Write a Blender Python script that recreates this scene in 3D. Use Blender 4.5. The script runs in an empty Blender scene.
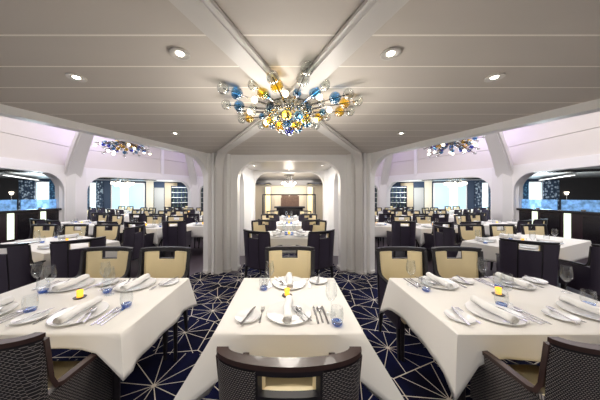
import bpy, bmesh, math, random
from mathutils import Vector, Matrix
random.seed(7)
C = bpy.context.scene
COL = C.collection
PI = math.pi

# ------------------------------------------------------------------ materials
def mat(name, color, rough=0.5, metal=0.0, spec=0.5, emit=None, estr=0.0, sheen=0.0, noise=0.0, nscale=20.0, bump=0.0, bscale=200.0, coat=0.0):
    m = bpy.data.materials.new(name); m.use_nodes = True
    nt = m.node_tree; b = nt.nodes['Principled BSDF']
    b.inputs['Base Color'].default_value = (*color, 1)
    b.inputs['Roughness'].default_value = rough
    b.inputs['Metallic'].default_value = metal
    b.inputs['Specular IOR Level'].default_value = spec
    b.inputs['Coat Weight'].default_value = coat
    if emit:
        b.inputs['Emission Color'].default_value = (*emit, 1)
        b.inputs['Emission Strength'].default_value = estr
    tc = nt.nodes.new('ShaderNodeTexCoord')
    if noise:
        n = nt.nodes.new('ShaderNodeTexNoise'); n.inputs['Scale'].default_value = nscale; n.inputs['Detail'].default_value = 4
        r = nt.nodes.new('ShaderNodeMapRange'); r.inputs[3].default_value = 1 - noise; r.inputs[4].default_value = 1 + noise
        x = nt.nodes.new('ShaderNodeVectorMath'); x.operation = 'SCALE'; x.inputs[0].default_value = color
        nt.links.new(tc.outputs['Object'], n.inputs['Vector']); nt.links.new(n.outputs['Fac'], r.inputs[0])
        nt.links.new(r.outputs[0], x.inputs['Scale']); nt.links.new(x.outputs[0], b.inputs['Base Color'])
    if bump:
        n = nt.nodes.new('ShaderNodeTexNoise'); n.inputs['Scale'].default_value = bscale
        p = nt.nodes.new('ShaderNodeBump'); p.inputs['Strength'].default_value = bump; p.inputs['Distance'].default_value = 0.01
        nt.links.new(tc.outputs['Object'], n.inputs['Vector']); nt.links.new(n.outputs['Fac'], p.inputs['Height'])
        nt.links.new(p.outputs[0], b.inputs['Normal'])
    return m

def clear_glass(name, tint, refl=0.12, rough=0.02):
    m = bpy.data.materials.new(name); m.use_nodes = True
    nt = m.node_tree; nt.nodes.clear()
    o = nt.nodes.new('ShaderNodeOutputMaterial'); mx = nt.nodes.new('ShaderNodeMixShader')
    t = nt.nodes.new('ShaderNodeBsdfTransparent'); t.inputs[0].default_value = (*tint, 1)
    g = nt.nodes.new('ShaderNodeBsdfGlossy'); g.inputs['Roughness'].default_value = rough
    lw = nt.nodes.new('ShaderNodeLayerWeight'); lw.inputs[0].default_value = 0.35
    mr = nt.nodes.new('ShaderNodeMapRange'); mr.inputs[3].default_value = refl * 0.5; mr.inputs[4].default_value = min(1, refl * 6)
    nt.links.new(lw.outputs['Facing'], mr.inputs[0]); nt.links.new(mr.outputs[0], mx.inputs[0])
    nt.links.new(t.outputs[0], mx.inputs[1]); nt.links.new(g.outputs[0], mx.inputs[2]); nt.links.new(mx.outputs[0], o.inputs[0])
    return m

def painted_reflection_rail(name, col, amount):  # mottled pale blue stands in for windows mirrored in the rail
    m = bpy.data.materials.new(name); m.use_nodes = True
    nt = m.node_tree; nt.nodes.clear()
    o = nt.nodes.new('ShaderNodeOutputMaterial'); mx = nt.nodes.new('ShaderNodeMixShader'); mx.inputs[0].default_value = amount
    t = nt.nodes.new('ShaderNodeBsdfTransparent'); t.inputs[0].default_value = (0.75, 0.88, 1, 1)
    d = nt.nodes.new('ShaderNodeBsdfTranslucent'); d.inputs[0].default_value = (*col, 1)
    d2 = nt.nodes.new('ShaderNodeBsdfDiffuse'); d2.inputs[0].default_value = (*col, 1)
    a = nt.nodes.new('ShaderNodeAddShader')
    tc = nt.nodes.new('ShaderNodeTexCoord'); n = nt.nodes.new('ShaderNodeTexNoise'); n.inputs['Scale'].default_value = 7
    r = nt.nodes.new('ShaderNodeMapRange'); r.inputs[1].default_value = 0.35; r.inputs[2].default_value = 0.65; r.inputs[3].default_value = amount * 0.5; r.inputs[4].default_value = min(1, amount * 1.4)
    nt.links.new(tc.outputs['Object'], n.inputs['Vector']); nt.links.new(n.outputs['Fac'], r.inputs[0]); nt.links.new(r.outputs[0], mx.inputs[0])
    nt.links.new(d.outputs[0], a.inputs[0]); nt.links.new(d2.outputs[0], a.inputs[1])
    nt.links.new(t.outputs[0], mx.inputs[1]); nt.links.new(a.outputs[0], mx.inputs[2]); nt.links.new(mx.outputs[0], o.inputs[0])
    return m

def math_node(nt, op, a, b=None):
    n = nt.nodes.new('ShaderNodeMath'); n.operation = op
    for i, v in enumerate((a, b)):
        if v is None: continue
        if isinstance(v, (int, float)): n.inputs[i].default_value = v
        else: nt.links.new(v, n.inputs[i])
    return n.outputs[0]

def line_mat(name, base, line, axis, period, offset, width, rough=0.45, spec=0.4, noise=0.03):
    """a panelled surface: thin joint lines every PERIOD metres along an axis"""
    m = mat(name, base, rough, spec=spec); nt = m.node_tree; b = nt.nodes['Principled BSDF']
    tc = nt.nodes.new('ShaderNodeTexCoord'); s = nt.nodes.new('ShaderNodeSeparateXYZ')
    nt.links.new(tc.outputs['Object'], s.inputs[0])
    f = math_node(nt, 'FRACT', math_node(nt, 'DIVIDE', math_node(nt, 'SUBTRACT', s.outputs[axis], offset - width / 2), period))
    k = math_node(nt, 'LESS_THAN', f, width / period)
    n = nt.nodes.new('ShaderNodeTexNoise'); n.inputs['Scale'].default_value = 3; n.inputs['Detail'].default_value = 5
    mp = nt.nodes.new('ShaderNodeMapping'); mp.inputs['Scale'].default_value = (0.6, 3, 1)
    nt.links.new(tc.outputs['Object'], mp.inputs[0]); nt.links.new(mp.outputs[0], n.inputs['Vector'])
    r = nt.nodes.new('ShaderNodeMapRange'); r.inputs[3].default_value = 1 - noise; r.inputs[4].default_value = 1 + noise
    nt.links.new(n.outputs['Fac'], r.inputs[0])
    sc = nt.nodes.new('ShaderNodeVectorMath'); sc.operation = 'SCALE'; sc.inputs[0].default_value = base
    nt.links.new(r.outputs[0], sc.inputs['Scale'])
    mx = nt.nodes.new('ShaderNodeMix'); mx.data_type = 'RGBA'
    nt.links.new(k, mx.inputs[0]); nt.links.new(sc.outputs[0], mx.inputs[6]); mx.inputs[7].default_value = (*line, 1)
    nt.links.new(mx.outputs[2], b.inputs['Base Color'])
    return m

def carpet_mat():
    m = mat('carpet_navy', (0.01, 0.012, 0.04), 0.95, spec=0.1); nt = m.node_tree; b = nt.nodes['Principled BSDF']
    tc = nt.nodes.new('ShaderNodeTexCoord')
    mp = nt.nodes.new('ShaderNodeMapping'); mp.inputs['Location'].default_value = (0.31, 0.13, 0); mp.inputs['Scale'].default_value = (1.85, 1.85, 0)
    nt.links.new(tc.outputs['Object'], mp.inputs[0])
    S = mp.outputs[0]
    v = nt.nodes.new('ShaderNodeTexVoronoi'); v.voronoi_dimensions = '2D'; v.feature = 'F1'; v.inputs['Scale'].default_value = 1; v.inputs['Randomness'].default_value = 0.72
    e = nt.nodes.new('ShaderNodeTexVoronoi'); e.voronoi_dimensions = '2D'; e.feature = 'DISTANCE_TO_EDGE'; e.inputs['Scale'].default_value = 1; e.inputs['Randomness'].default_value = 0.8
    nt.links.new(S, v.inputs['Vector']); nt.links.new(S, e.inputs['Vector'])
    edge = math_node(nt, 'LESS_THAN', e.outputs['Distance'], 0.0082)
    d = nt.nodes.new('ShaderNodeVectorMath'); d.operation = 'SUBTRACT'
    nt.links.new(S, d.inputs[0]); nt.links.new(v.outputs['Position'], d.inputs[1])
    sp = nt.nodes.new('ShaderNodeSeparateXYZ'); nt.links.new(d.outputs[0], sp.inputs[0])
    ang = math_node(nt, 'ARCTAN2', sp.outputs[1], sp.outputs[0])
    step = 2 * PI / 11
    am = math_node(nt, 'SUBTRACT', math_node(nt, 'MODULO', math_node(nt, 'ADD', ang, 20 * step + 0.1), step), step / 2)
    perp = math_node(nt, 'ABSOLUTE', math_node(nt, 'MULTIPLY', math_node(nt, 'SINE', am), v.outputs['Distance']))
    ray = math_node(nt, 'LESS_THAN', perp, 0.0062)
    hub = math_node(nt, 'LESS_THAN', v.outputs['Distance'], 0.035)
    lines = math_node(nt, 'MAXIMUM', math_node(nt, 'MAXIMUM', edge, ray), hub)
    n = nt.nodes.new('ShaderNodeTexNoise'); n.inputs['Scale'].default_value = 2.2; nt.links.new(tc.outputs['Object'], n.inputs['Vector'])
    ramp = nt.nodes.new('ShaderNodeValToRGB')
    ramp.color_ramp.elements[0].position = 0.38; ramp.color_ramp.elements[0].color = (0.004, 0.004, 0.014, 1)
    ramp.color_ramp.elements[1].position = 0.62; ramp.color_ramp.elements[1].color = (0.007, 0.009, 0.045, 1)
    nt.links.new(n.outputs['Fac'], ramp.inputs[0])
    lc = nt.nodes.new('ShaderNodeMix'); lc.data_type = 'RGBA'
    lc.inputs[6].default_value = (0.66, 0.53, 0.33, 1); lc.inputs[7].default_value = (0.72, 0.72, 0.74, 1)
    n2 = nt.nodes.new('ShaderNodeTexNoise'); n2.inputs['Scale'].default_value = 1.3; nt.links.new(tc.outputs['Object'], n2.inputs['Vector'])
    nt.links.new(n2.outputs['Fac'], lc.inputs[0])
    mx = nt.nodes.new('ShaderNodeMix'); mx.data_type = 'RGBA'
    nt.links.new(lines, mx.inputs[0]); nt.links.new(ramp.outputs[0], mx.inputs[6]); nt.links.new(lc.outputs[2], mx.inputs[7])
    nt.links.new(mx.outputs[2], b.inputs['Base Color'])
    return m

def woven_mat():
    m = mat('woven_shell', (0.02, 0.02, 0.025), 0.45, spec=0.5); nt = m.node_tree; b = nt.nodes['Principled BSDF']
    tc = nt.nodes.new('ShaderNodeTexCoord'); s = nt.nodes.new('ShaderNodeSeparateXYZ'); nt.links.new(tc.outputs['Object'], s.inputs[0])
    c = nt.nodes.new('ShaderNodeCombineXYZ')
    nt.links.new(math_node(nt, 'SUBTRACT', s.outputs[0], s.outputs[1]), c.inputs[0]); nt.links.new(s.outputs[2], c.inputs[1])
    k = nt.nodes.new('ShaderNodeTexBrick'); k.inputs['Scale'].default_value = 1
    k.inputs['Brick Width'].default_value = 0.013; k.inputs['Row Height'].default_value = 0.008; k.inputs['Mortar Size'].default_value = 0.0029
    k.inputs['Mortar Smooth'].default_value = 0.1
    k.inputs['Color1'].default_value = (0.36, 0.33, 0.33, 1); k.inputs['Color2'].default_value = (0.45, 0.40, 0.36, 1); k.inputs['Mortar'].default_value = (0.010, 0.009, 0.013, 1)
    nt.links.new(c.outputs[0], k.inputs['Vector']); nt.links.new(k.outputs['Color'], b.inputs['Base Color'])
    p = nt.nodes.new('ShaderNodeBump'); p.inputs['Strength'].default_value = 0.6; p.inputs['Distance'].default_value = 0.004; p.invert = True
    nt.links.new(k.outputs['Fac'], p.inputs['Height']); nt.links.new(p.outputs[0], b.inputs['Normal'])
    return m

def curtain_mat(name, c1, c2, scale):
    m = mat(name, c1, 0.8); nt = m.node_tree; b = nt.nodes['Principled BSDF']
    tc = nt.nodes.new('ShaderNodeTexCoord'); v = nt.nodes.new('ShaderNodeTexVoronoi'); v.inputs['Scale'].default_value = scale
    nt.links.new(tc.outputs['Object'], v.inputs['Vector'])
    r = nt.nodes.new('ShaderNodeValToRGB'); r.color_ramp.elements[0].color = (*c2, 1); r.color_ramp.elements[1].color = (*c1, 1)
    r.color_ramp.elements[0].position = 0.3; r.color_ramp.elements[1].position = 0.5
    nt.links.new(v.outputs['Distance'], r.inputs[0]); nt.links.new(r.outputs[0], b.inputs['Base Color'])
    return m

M = dict(
    ceiling=line_mat('ceiling_panels', (0.64, 0.59, 0.54), (1.0, 0.95, 0.88), 1, 0.2805, 0.042, 0.012, 0.55, 0.3),
    beam=mat('beam_paint', (0.74, 0.71, 0.68), 0.35, spec=0.5),
    shell=mat('white_satin_shell', (0.88, 0.86, 0.84), 0.3, spec=0.5, noise=0.02, nscale=3),
    jamb=mat('white_gloss_paint', (0.74, 0.72, 0.72), 0.25),
    ring=mat('ring_wall_paint', (0.80, 0.77, 0.77), 0.5),
    ringpanel=mat('ring_wall_fabric_panel', (0.68, 0.63, 0.59), 0.75, noise=0.03, nscale=2),
    gallery_ceiling=mat('gallery_ceiling_paint', (0.55, 0.52, 0.48), 0.35),
    floor=mat('dark_violet_floor', (0.055, 0.040, 0.052), 0.4, noise=0.25, nscale=6),
    carpet=carpet_mat(),
    cloth=mat('white_linen', (0.84, 0.815, 0.78), 0.85, spec=0.15, bump=0.08, bscale=500),
    napkin=mat('white_napkin', (0.88, 0.87, 0.86), 0.85, spec=0.15, bump=0.1, bscale=300),
    cream=mat('cream_leather', (0.78, 0.655, 0.40), 0.42, spec=0.4, noise=0.04, nscale=8),
    dark=mat('aubergine_leather', (0.036, 0.028, 0.048), 0.4, spec=0.45, noise=0.1, nscale=9),
    seam=mat('shell_dark', (0.008, 0.006, 0.010), 0.5),
    wood=mat('walnut_rail', (0.045, 0.023, 0.020), 0.3, spec=0.5, noise=0.2, nscale=14, coat=0.15),
    woven=woven_mat(),
    leg=mat('black_leg', (0.010, 0.008, 0.010), 0.35),
    china=mat('white_china', (0.82, 0.82, 0.82), 0.12, spec=0.6, coat=0.3),
    steel=mat('polished_cutlery', (0.58, 0.57, 0.58), 0.22, metal=1.0),
    glass=clear_glass('clear_glass', (0.975, 0.985, 0.99), 0.05),
    blueglass=clear_glass('blue_glass_base', (0.16, 0.38, 0.80), 0.12),
    amber=mat('lit_amber_votive', (0.9, 0.45, 0.05), 0.2, emit=(1.0, 0.48, 0.04), estr=1.1),
    flame=mat('candle_flame', (1, 0.8, 0.4), 0.4, emit=(1.0, 0.85, 0.45), estr=6),
    saucer=mat('black_saucer', (0.03, 0.02, 0.015), 0.3),
    chrome=mat('dark_chrome', (0.35, 0.34, 0.33), 0.2, metal=1.0),
    gclear=clear_glass('globe_clear', (0.86, 0.88, 0.86), 0.2),
    gblue=clear_glass('globe_blue', (0.16, 0.46, 0.72), 0.16),
    gamber=clear_glass('globe_amber', (0.98, 0.76, 0.10), 0.16),
    gcobalt=clear_glass('globe_cobalt', (0.10, 0.16, 0.72), 0.16),
    bulb=mat('lit_bulb', (1, 0.9, 0.7), 0.4, emit=(1.0, 0.84, 0.58), estr=7),
    softbulb=mat('soft_bulb', (1, 0.95, 0.85), 0.4, emit=(1.0, 0.90, 0.72), estr=3.0),
    led=mat('downlight_lens', (1, 0.95, 0.85), 0.4, emit=(1.0, 0.93, 0.80), estr=14),
    trim=mat('downlight_trim', (0.75, 0.72, 0.68), 0.3, metal=0.3),
    black=mat('black_lacquer', (0.010, 0.008, 0.011), 0.25, noise=0.3, nscale=5),
    maroon=mat('dark_bar_panel', (0.022, 0.010, 0.014), 0.35, noise=0.3, nscale=9),
    strip=mat('lit_bar_strip', (0.9, 0.95, 0.8), 0.4, emit=(0.86, 1.0, 0.74), estr=1.0),
    lamp=mat('lit_linear_lamp', (1, 1, 1), 0.4, emit=(1.0, 0.97, 0.9), estr=1.6),
    railglass=painted_reflection_rail('rail_glass_painted_reflection', (0.30, 0.50, 0.72), 0.55),  # window reflections painted into the glass colour
    window=mat('daylight_pane', (0.5, 0.7, 0.8), 0.4, emit=(0.62, 0.86, 1.0), estr=2.0),
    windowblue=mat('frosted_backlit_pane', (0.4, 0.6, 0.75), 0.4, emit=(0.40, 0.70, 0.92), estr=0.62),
    windowglow=mat('painted_glow_pane', (0.5, 0.75, 0.85), 0.4, emit=(0.72, 0.92, 1.0), estr=1.0),  # white glow painted as a stronger emission
    navy=mat('navy_wall', (0.018, 0.035, 0.075), 0.6),
    navyc=curtain_mat('navy_curtain', (0.02, 0.06, 0.12), (0.10, 0.25, 0.38), 9),
    silverc=curtain_mat('silver_pattern_curtain', (0.03, 0.05, 0.09), (0.45, 0.52, 0.60), 8),
    darkwall=mat('dark_panelled_wall', (0.012, 0.010, 0.012), 0.4, noise=0.4, nscale=3),
    beige=mat('beige_panel', (0.45, 0.34, 0.22), 0.5),
    grey=mat('grey_wall', (0.35, 0.33, 0.31), 0.5),
    teal=mat('teal_wall', (0.16, 0.36, 0.42), 0.4),
    bottle=mat('dark_bottle', (0.05, 0.07, 0.05), 0.1, spec=0.8),
    ivory=mat('ivory_wall', (0.66, 0.58, 0.46), 0.5),
    glow=mat('lit_yellow_panel', (0.9, 0.75, 0.4), 0.4, emit=(1.0, 0.80, 0.42), estr=0.75),
    bronze=mat('bronze_relief', (0.17, 0.10, 0.07), 0.4, metal=0.2, noise=0.5, nscale=12),
    cove=mat('lit_cove_lens', (0.8, 0.75, 1.0), 0.4, emit=(0.74, 0.68, 1.0), estr=3.0),
)

# ------------------------------------------------------------------ helpers
def link(name, bm, m, parent=None, smooth=False, loc=None, rot=None):
    bmesh.ops.recalc_face_normals(bm, faces=bm.faces[:])
    me = bpy.data.meshes.new(name); bm.to_mesh(me); bm.free()
    for k in (m if isinstance(m, (list, tuple)) else [m]): me.materials.append(k)
    if smooth:
        me.polygons.foreach_set('use_smooth', [True] * len(me.polygons))
        me.set_sharp_from_angle(angle=math.radians(40))
    o = bpy.data.objects.new(name, me); COL.objects.link(o)
    if parent: o.parent = parent
    if loc is not None: o.location = loc
    if rot is not None: o.rotation_euler = rot
    return o
def tag(o, label, cat, group=None):
    o['label'] = label; o['category'] = cat
    if group: o['group'] = group
    return o
def thing(name, label, cat, loc=(0, 0, 0), rz=0.0, group=None):
    o = bpy.data.objects.new(name, None); o.empty_display_size = 0.1; COL.objects.link(o)
    o.location = loc; o.rotation_euler = (0, 0, rz)
    return tag(o, label, cat, group)
def struct(name, bm, m, smooth=False):
    o = link(name, bm, m, smooth=smooth); o['kind'] = 'structure'; return o
def children_of(o): return [c for c in KIDS.get(o.name, [])]
KIDS = {}
def index_kids(root):
    KIDS[root.name] = list(root.children)
    for c in root.children: index_kids(c)
def dup(root, loc, rz, label, group=None):
    def rec(o, parent):
        c = o.copy(); COL.objects.link(c); c.parent = parent
        for k in KIDS.get(o.name, []): rec(k, c)
        return c
    r = rec(root, None); r.location = loc; r.rotation_euler = (0, 0, rz); r['label'] = label
    if group: r['group'] = group
    return r
USED = {}
def place(proto, loc, rz, label, group=None):
    """the first placing moves the prototype itself, later ones copy it"""
    if proto.name not in USED:
        USED[proto.name] = 1; index_kids(proto)
        proto.location = loc; proto.rotation_euler = (0, 0, rz); proto['label'] = label
        if group: proto['group'] = group
        return proto
    return dup(proto, loc, rz, label, group)

def box(bm, x0, x1, y0, y1, z0, z1, mi=0, rot=None):
    v = [bm.verts.new((x, y, z)) for z in (z0, z1) for x, y in ((x0, y0), (x1, y0), (x1, y1), (x0, y1))]
    if rot is not None:
        for q in v: q.co = rot @ q.co
    for f in ((3, 2, 1, 0), (4, 5, 6, 7), (0, 1, 5, 4), (1, 2, 6, 5), (2, 3, 7, 6), (3, 0, 4, 7)):
        bm.faces.new([v[i] for i in f]).material_index = mi
def bbox(x0, x1, y0, y1, z0, z1, bev=0.0, seg=2):
    bm = bmesh.new(); box(bm, x0, x1, y0, y1, z0, z1)
    if bev: bmesh.ops.bevel(bm, geom=bm.edges[:] + bm.verts[:], offset=bev, segments=seg, affect='EDGES', profile=0.5)
    return bm
def lathe(bm, prof, n=24, c=(0, 0, 0), mi=0):
    rings = []
    for r, z in prof:
        if r < 1e-6: rings.append([bm.verts.new((c[0], c[1], c[2] + z))])
        else: rings.append([bm.verts.new((c[0] + r * math.cos(2 * PI * i / n), c[1] + r * math.sin(2 * PI * i / n), c[2] + z)) for i in range(n)])
    for a, b in zip(rings, rings[1:]):
        for i in range(n):
            j = (i + 1) % n
            if len(a) == 1 and len(b) == 1: continue
            if len(a) == 1: f = bm.faces.new((a[0], b[i], b[j]))
            elif len(b) == 1: f = bm.faces.new((a[i], b[0], a[j]))
            else: f = bm.faces.new((a[i], b[i], b[j], a[j]))
            f.material_index = mi
def ball(bm, c, r, seg=16, mi=0):
    n = seg // 2
    lathe(bm, [(r * math.sin(PI * i / n) if 0 < i < n else 0, -r * math.cos(PI * i / n)) for i in range(n + 1)], seg, c, mi)
def tube(bm, a, b, r0, r1=None, n=8, mi=0):
    a = Vector(a); b = Vector(b); r1 = r0 if r1 is None else r1
    q = (b - a).to_track_quat('Z', 'Y'); R = []
    for p, r in ((a, r0), (b, r1)):
        R.append([bm.verts.new(p + q @ Vector((r * math.cos(2 * PI * i / n), r * math.sin(2 * PI * i / n), 0))) for i in range(n)])
    for i in range(n):
        j = (i + 1) % n; bm.faces.new((R[0][i], R[0][j], R[1][j], R[1][i])).material_index = mi
    bm.faces.new(R[0][::-1]).material_index = mi; bm.faces.new(R[1]).material_index = mi
def prism(pts, z0, z1, bev=0):
    bm = bmesh.new()
    a = [bm.verts.new((x, y, z0)) for x, y in pts]; b = [bm.verts.new((x, y, z1)) for x, y in pts]
    bm.faces.new(a[::-1]); bm.faces.new(b)
    for i in range(len(pts)):
        j = (i + 1) % len(pts); bm.faces.new((a[i], a[j], b[j], b[i]))
    return bm
def rounded_arch(s0, s1, top, r, n=10):
    """points up the first jamb, over the top and down, in (s, z)"""
    out = [(s0, 0.0)]
    for i in range(n + 1):
        a = PI - i * (PI / 2) / n; out.append((s0 + r + r * math.cos(a), top - r + r * math.sin(a)))
    for i in range(n + 1):
        a = PI / 2 - i * (PI / 2) / n; out.append((s1 - r + r * math.cos(a), top - r + r * math.sin(a)))
    out.append((s1, 0.0)); return out
def arch_wall(name, p0, p1, z1, openings, th, m, edge_bev=0.02):
    """wall from p0 to p1 (plan), with arched openings down to the floor"""
    p0 = Vector((p0[0], p0[1])); p1 = Vector((p1[0], p1[1])); L = (p1 - p0).length; d = (p1 - p0) / L; nrm = Vector((-d.y, d.x))
    pts = [(0.0, 0.0)]
    for (a, b, t, r) in openings: pts += rounded_arch(a, b, t, r)
    pts += [(L, 0.0), (L, z1), (0.0, z1)]
    bm = bmesh.new()
    A = [bm.verts.new((*(p0 + d * s + nrm * th / 2), z)) for s, z in pts]
    B = [bm.verts.new((*(p0 + d * s - nrm * th / 2), z)) for s, z in pts]
    fa = bm.faces.new(A); fb = bm.faces.new(B[::-1])
    for i in range(len(pts)):
        j = (i + 1) % len(pts); bm.faces.new((A[i], B[i], B[j], A[j]))
    if edge_bev:
        keep = [e for e in bm.edges if len(e.link_faces) == 2 and (fa in e.link_faces or fb in e.link_faces)
                and all(0.01 < v.co.z < z1 - 0.01 for v in e.verts)]
        bmesh.ops.bevel(bm, geom=keep, offset=edge_bev, segments=3, affect='EDGES', profile=0.5)
    bmesh.ops.triangulate(bm, faces=[f for f in bm.faces if len(f.verts) > 4])
    return struct(name, bm, m, smooth=True)
def rib(bm, pts, w, h, side=None, mi=0):
    """rectangular bar through 3D points; w across, h deep"""
    pts = [Vector(p) for p in pts]; R = []
    for i, p in enumerate(pts):
        t = (pts[min(i + 1, len(pts) - 1)] - pts[max(i - 1, 0)]).normalized()
        s = Vector(side).normalized() if side else t.cross(Vector((0, 0, 1))).normalized()
        u = s.cross(t).normalized()
        ww = w[i] if isinstance(w, (list, tuple)) else w; hh = h[i] if isinstance(h, (list, tuple)) else h
        R.append([bm.verts.new(p + s * a * ww / 2 + u * b * hh / 2) for a, b in ((-1, -1), (1, -1), (1, 1), (-1, 1))])
    for a, b in zip(R, R[1:]):
        for i in range(4):
            j = (i + 1) % 4; bm.faces.new((a[i], a[j], b[j], b[i]))
    bm.faces.new(R[0][::-1]); bm.faces.new(R[-1])

# ------------------------------------------------------------------ camera
H = 2.408
cam = bpy.data.cameras.new('camera'); co = bpy.data.objects.new('camera', cam); COL.objects.link(co); C.camera = co
co.location = (0, 0, 1.55); co.rotation_euler = (PI / 2, 0, 0)
cam.sensor_width = 36; cam.lens = 36 * 218 / 600; cam.shift_x = 11 / 600; cam.shift_y = -4 / 600; cam.clip_start = 0.05

# ------------------------------------------------------------------ setting: floor, carpet, ceilings
bm = bbox(-18.5, 18.5, -4.2, 19.5, -0.1, 0.0); struct('floor', bm, M['floor'])
HEX = [(-1.72, 4.6), (-3.08, 1.4), (-1.72, -1.8), (1.72, -1.8), (3.08, 1.4), (1.72, 4.6)]
carpet = link('carpet', prism([(-1.02, 7.0), (-1.02, 4.4), (-1.85, 4.4), (-3.2, 1.4), (-1.9, -1.8), (1.9, -1.8), (3.2, 1.4), (1.85, 4.4), (1.02, 4.4), (1.02, 7.0)], 0.0, 0.006), M['carpet'])
tag(carpet, 'navy carpet with gold starburst lines across the middle floor', 'carpet')
struct('ceiling', prism(HEX[:3] + HEX[3:], H, H + 0.06), M['ceiling'])
# corridor and far hall ceilings
struct('ceiling_corridor', prism([(-1.3, 4.6), (1.3, 4.6), (1.3, 6.8), (-1.3, 6.8)], 2.335, 2.40), M['gallery_ceiling'])
struct('ceiling_hall', prism([(-2.4, 6.95), (2.4, 6.95), (2.4, 12.7), (-2.4, 12.7)], 2.42, 2.48), M['gallery_ceiling'])
struct('ceiling_gallery', prism([(-18.4, -4.1), (-8.1, -4.1), (-8.1, 8), (-5.2, 12.1), (-2.2, 12.7), (2.2, 12.7), (5.2, 12.1), (8.1, 8), (8.1, -4.1), (18.4, -4.1), (18.4, 19.4), (-18.4, 19.4)], 2.50, 2.58), M['gallery_ceiling'])
struct('ceiling_atrium', prism([(-8.1, -4.1), (8.1, -4.1), (8.1, 8), (5.2, 12.1), (-5.2, 12.1), (-8.1, 8)], 4.45, 4.55), M['ring'])

# crossing beams of the middle bay, bending down into the column ribs
def cross_beam(sx, sy, name):
    ex, ey = (1.40 * sx, 4.36) if sy > 0 else (1.2 * sx, -1.0)
    cx, cy = 0.0, 1.98
    d = Vector((ex - cx, ey - cy, 0)).normalized()
    pts = [(cx, cy, H - 0.018), (ex - d.x * 0.35, ey - d.y * 0.35, H - 0.018)]
    for i in range(1, 9):
        a = i / 8 * PI / 2
        pts.append((ex - d.x * 0.30 * (1 - math.sin(a)), ey - d.y * 0.30 * (1 - math.sin(a)), H - 0.018 - 0.30 * (1 - math.cos(a))))
    pts.append((ex, ey, 0.0))
    bm = bmesh.new(); side = (-d.y, d.x, 0)
    rib(bm, pts, 0.16, 0.06, side)
    bmesh.ops.bevel(bm, geom=[e for e in bm.edges if abs((e.verts[0].co - e.verts[1].co).length) > 0.165 or e.calc_face_angle(0) > 1.2], offset=0.02, segments=3, affect='EDGES')
    struct(name, bm, M['beam'], True)
for i, (sx, sy) in enumerate(((-1, 1), (1, 1), (-1, -1), (1, -1))): cross_beam(sx, sy, 'beam_%d' % (i + 1))

# walls of the middle bay: four slanting arches and the portal ahead
def slant(name, sx, sy):
    a = (1.66 * sx, 4.46 if sy > 0 else -1.66); b = (3.04 * sx, 1.4)
    L = math.hypot(a[0] - b[0], a[1] - b[1])
    arch_wall(name, a, b, H, [(0.06, L - 0.10, 2.325, 0.46)], 0.13, M['shell'], 0.035)
slant('wall_arch_left_front', -1, 1); slant('wall_arch_right_front', 1, 1); slant('wall_arch_left_rear', -1, -1); slant('wall_arch_right_rear', 1, -1)
arch_wall('wall_portal_front', (-1.62, 4.62), (1.62, 4.62), H, [(1.62 - 1.07, 1.62 + 1.07, 2.285, 0.42)], 0.2, M['shell'], 0.03)
arch_wall('wall_portal_inner', (-1.6, 6.85), (1.6, 6.85), 2.42, [(1.6 - 1.075, 1.6 + 1.075, 2.285, 0.42)], 0.22, M['shell'], 0.03)
for s, nm in ((-1, 'left'), (1, 'right')):
    arch_wall('wall_corridor_' + nm, (1.22 * s, 4.7), (1.22 * s, 6.75), 2.42, [(0.22, 0.95, 2.12, 0.35)], 0.12, M['shell'], 0.02)
    # fluted pillar between the slanting arch and the portal
    base = [(1.78, 4.62), (1.72, 4.42), (1.635, 4.355), (1.61, 4.35), (1.585, 4.41), (1.555, 4.41), (1.53, 4.33), (1.49, 4.31), (1.45, 4.40), (1.41, 4.33), (1.38, 4.34), (1.355, 4.45), (1.32, 4.44), (1.26, 4.43), (1.22, 4.46), (1.19, 4.56), (1.16, 4.56), (1.12, 4.55), (1.085, 4.60), (1.075, 4.74), (1.3, 4.9), (1.6, 4.8)]
    struct('column_portal_' + nm, prism([(s * x, y) for x, y in (base if s > 0 else base)], 0.0, H), M['shell'])
    struct('trim_pillar_base_' + nm, prism([(s * (1.43 + (x - 1.43) * 1.07), 4.6 + (y - 4.6) * 1.1) for x, y in base], 0.0, 0.05), M['beam'])
    b2 = [(1.3, 6.5), (1.22, 6.42), (1.15, 6.5), (1.12, 6.62), (1.09, 6.75), (1.4, 6.9)]
    struct('column_inner_' + nm, prism([(s * x, y) for x, y in b2], 0.0, 2.42), M['shell'])
    # columns just outside the frame at the widest corners of the bay, and behind
    for nm2, (cx, cy) in (('side', (3.25, 1.4)), ('back', (1.5, -1.6))):
        struct('column_%s_%s' % (nm2, nm), prism([(s * cx + 0.2 * math.cos(a * PI / 6) * (1.0 if a % 2 else 0.9), cy + 0.2 * math.sin(a * PI / 6) * (1.0 if a % 2 else 0.9)) for a in range(12)], 0, H), M['shell'])
    # pale round column seen through the slit of the corridor
    bm = bmesh.new(); lathe(bm, [(0.0, 0), (0.34, 0), (0.34, 2.5), (0.0, 2.5)], 24, (s * 2.02, 9.6, 0)); struct('column_hall_' + nm, bm, M['ring'], True)

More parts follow.
